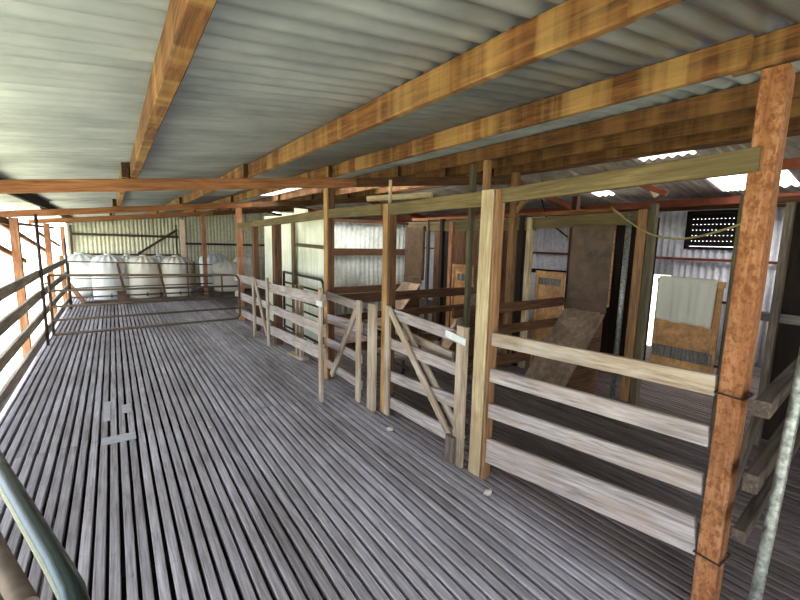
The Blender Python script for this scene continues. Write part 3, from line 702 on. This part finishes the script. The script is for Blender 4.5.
# dark boarded wall at right
root = empty('dark_partition', (SX + .1, -1.5, 0), 'near black boarded partition to the right of the towel door', 'partition')
for k in range(9): board('wall_board', (SX + .12, -1.75 + k * .325, 0.01), (SX + .12, -1.75 + k * .325, 1.92), .02, .318, M['black'], root, up=(1, 0, 0))
board('ledge_rail', (SX + .08, -1.7, 1.02), (SX + .08, 1.18, 1.02), .07, .04, M['slatgrey'], root); board('ledge_rail', (SX + .08, -1.7, 1.93), (SX + .08, 1.18, 1.93), .05, .06, M['brown'], root)
post('stand_post', SX - .02, .98, 0, 1.90, .06, .05, M['greydark'], None, 'dark grey stud in front of the black partition', 'post')
root = empty('dark_boards', (SX + .35, 1.95, 0), 'black boards standing in for the dark opening right of the brown stud', 'partition')
for k in range(4): board('wall_board', (SX + .9, 2.37 + k * .15, 0.01), (SX + .9, 2.37 + k * .15, 1.88), .02, .147, M['black'], root, up=(1, 0, 0))  # black boards added where there is a dark opening
root = empty('dark_boards', (SX + .35, 5.0, 0), 'black boarded cupboard beyond the middle pens', 'partition')
for k in range(8): board('wall_board', (SX + .6, 3.9 + k * .27, 0.01), (SX + .6, 3.9 + k * .27, 1.84), .02, .266, M['brown' if k % 3 else 'black'], root, up=(1, 0, 0))
post('board_post', 6.0, 3.95, 0, 2.3, .09, .09, M['brown'], None, 'dark post on the shearing board beyond the ply door', 'post')
tag(board('post_rail', (6.02, 3.996, 1.1), (6.02, 5.2, 1.1), .07, .05, M['black']), 'black rail on the shearing board beyond the ply door', 'rail')
# red braces in the far roof
tag(board('roof_strut', (5.1, 3.0, 2.46), (5.1, 2.25, 2.14), .06, .05, M['redpaint']), 'long red brace under the far roof slope', 'brace')
tag(board('roof_strut', (5.15, 2.55, 2.36), (5.15, 2.38, 2.12), .05, .04, M['whitepost']), 'short pale brace beside the red roof brace', 'brace')
# hose, yellow handpiece
pts = []
for i in range(25):
    t = i / 24; yy = 2.3 - 1.1 * t; pts.append((4.09, yy, 1.93 - .17 * t - .24 * math.sin(PI * min(1, t)) * (1 - .2 * t)))
tag(tube('hanging_hose', pts, .009, M['hose'], None, 8), 'olive hose sagging across the towel door opening', 'hose')
root = empty('hook_arm', (6.2, 4.2, 1.75), 'thin black arm with a yellow tip hanging beyond the ply door', 'tool')
tube('arm', [(6.2, 4.75, 2.33), (6.2, 4.6, 1.95), (6.2, 4.25, 1.72), (6.2, 4.15, 1.66)], .012, M['blackp'], root); tube('tip', [(6.2, 4.19, 1.64), (6.2, 4.02, 1.74)], .022, M['yellowp'], root)

# ============================================================ FOREGROUND RIGHT
root = empty('rail_fence', (2.0, .46, 0), 'dark timber rails running right from the orange foreground post', 'fence')
for z, w, t, mm in ((.985, .06, .05, 'raildark'), (.70, .07, .045, 'raildark'), (.51, .045, .04, 'raildark')):
    board('rail', (1.875 - (.05 if z < .6 else 0), .437, z), (4.05, .437 + .19, z + .03), w, t, M[mm], root)
tag(board('diagonal_plank', (2.12, .62, .047), (2.9, .69, .62), .09, .03, M['greydark']), 'dark plank slanting down behind the galvanised pipe', 'plank')
tag(tube('galvanised_pipe', [(1.866, .382, 0), (1.934, .382, .40), (2.045, .382, 1.06), (2.068, .382, 1.2)], .019, M['galv'], None, 16), 'mottled galvanised pipe leaning at the right edge of the foreground', 'pipe')

# ============================================================ FOREGROUND LEFT: pipe rail
root = empty('pipe_rail', (-.3, 1.3, 0), 'shiny steel pipe rail in the bottom left foreground', 'rail')
tube('top_pipe', [(-.36, 1.60, 1.03), (-.234, 1.196, 1.03), (-.104, .793, 1.03), (-.080, .715, 1.03), (-.068, .66, 1.01), (-.064, .63, .95), (-.064, .63, .85)], .017, M['chrome'], root, 24)
tag(tube('lower_pipe', [(-.42, 1.70, .83), (-.262, 1.22, .83), (-.18, .99, .83)], .021, M['pipebrown'], root, 20), 'rusty grey lower pipe')
tube('upright', [(-.37, 1.63, 0), (-.37, 1.63, 1.05)], .02, M['pipebrown'], root)

# ============================================================ LITTER ON THE FLOOR
def tuft(x, y, s, lab, flat=.45, el=1.0, rot=0, grp=None):
    bm = bmesh.new(); bmesh.ops.create_icosphere(bm, subdivisions=3, radius=s)
    rnd = random.Random(int(x * 1000 + y * 77))
    k = [rnd.uniform(-1, 1) for _ in range(6)]
    for v in bm.verts:
        c = v.co / s; f = 1 + .22 * math.sin(5 * c.x + k[0] * 3) * math.cos(6 * c.y + k[1] * 3) + .14 * math.sin(11 * c.y + 9 * c.z + k[2]) + rnd.uniform(-.05, .05)
        v.co = Vector((c.x * s * f * el, c.y * s * f, max(-s * flat, c.z * s * f * flat)))
    for f in bm.faces: f.smooth = True
    zmin = min(v.co.z for v in bm.verts)
    return tag(bm_obj('wool_tuft', bm, M['wool'], None, Matrix.Translation((x, y, -zmin + .001)) @ Matrix.Rotation(rot, 4, 'Z')), lab, 'wool', grp)
tuft(1.80, 2.72, .028, 'small ball of dirty wool on the floor near the middle braced gate')
tuft(1.84, 1.66, .022, 'elongated white wool scrap on the floor at the foot of the broad pale post', .5, 1.7, .35)
tuft(.57, 3.53, .014, 'tiny pale scrap on the walkway slats')
tuft(1.25, 2.75, .010, 'smallest white fleck on the walkway slats', .6)
for x_, y_, s_, lab in ((3.05, 1.38, .05, 'ragged pale wool streak on the floor of the near pen'), (4.35, 2.1, .03, 'pale scrap on the pen floor below the towel door'), (3.8, 2.05, .03, 'pale scrap on the pen floor beside the chute')):
    tuft(x_, y_, s_, lab, .3, 2.3 if s_ > .04 else 1.3, -1.1)
# thin metal patches nailed over the slats
for x0, y0, w, l, lab in ((-.155, 4.10, .05, .50, 'left pale metal patch nailed on the walkway slats'), (-.02, 4.22, .07, .22, 'right pale metal patch nailed on the walkway slats'), (-.16, 3.62, .22, .14, 'nearest pale metal patch nailed across the walkway slats')):
    tag(box('metal_patch', x0, x0 + w, y0, y0 + l, .002, .0045, M['patch'], None, .0008), lab, 'metal patch')

# ============================================================ REPEATS SHARE A GROUP
groups = {'roof_purlin': 'long timber purlins under the iron roof', 'rafter': 'rafters crossing the walkway', 'outer_column': 'outer columns on the open left side',
          'diagonal_brace': 'diagonal braces of the shed frame', 'wall_girt': 'dark girts on the end wall', 'wall_stud': 'dark studs on the end wall', 'plastic_tank': 'domed tanks at the end of the walkway',
          'gap_strip': 'dark strips standing in for gaps between the tanks', 'steel_pole': 'thin steel poles of the left fence', 'fence_post': 'posts of the pen fence', 'timber_gate': 'timber gates of the catching pens',
          'pipe_gate': 'steel pipe gates', 'rail_fence': 'railed timber fence panels', 'upright_batten': 'thin uprights above the header beam', 'pen_divider': 'brown rail pen dividers', 'stand_post': 'studs and posts along the shearing board',
          'pen_door': 'plywood catching pen doors', 'hardboard_panel': 'hardboard panels above the chutes', 'chute': 'chutes below the hardboard panels', 'dark_boards': 'black boarded cupboards', 'roof_strut': 'short roof struts',
          'wool_tuft': 'scraps of wool on the floor', 'metal_patch': 'metal patches nailed on the slats'}
for o in bpy.data.objects:
    k = o.name.split('.')[0]
    if o.parent is None and k in groups and 'label' in o: o['group'] = groups[k]
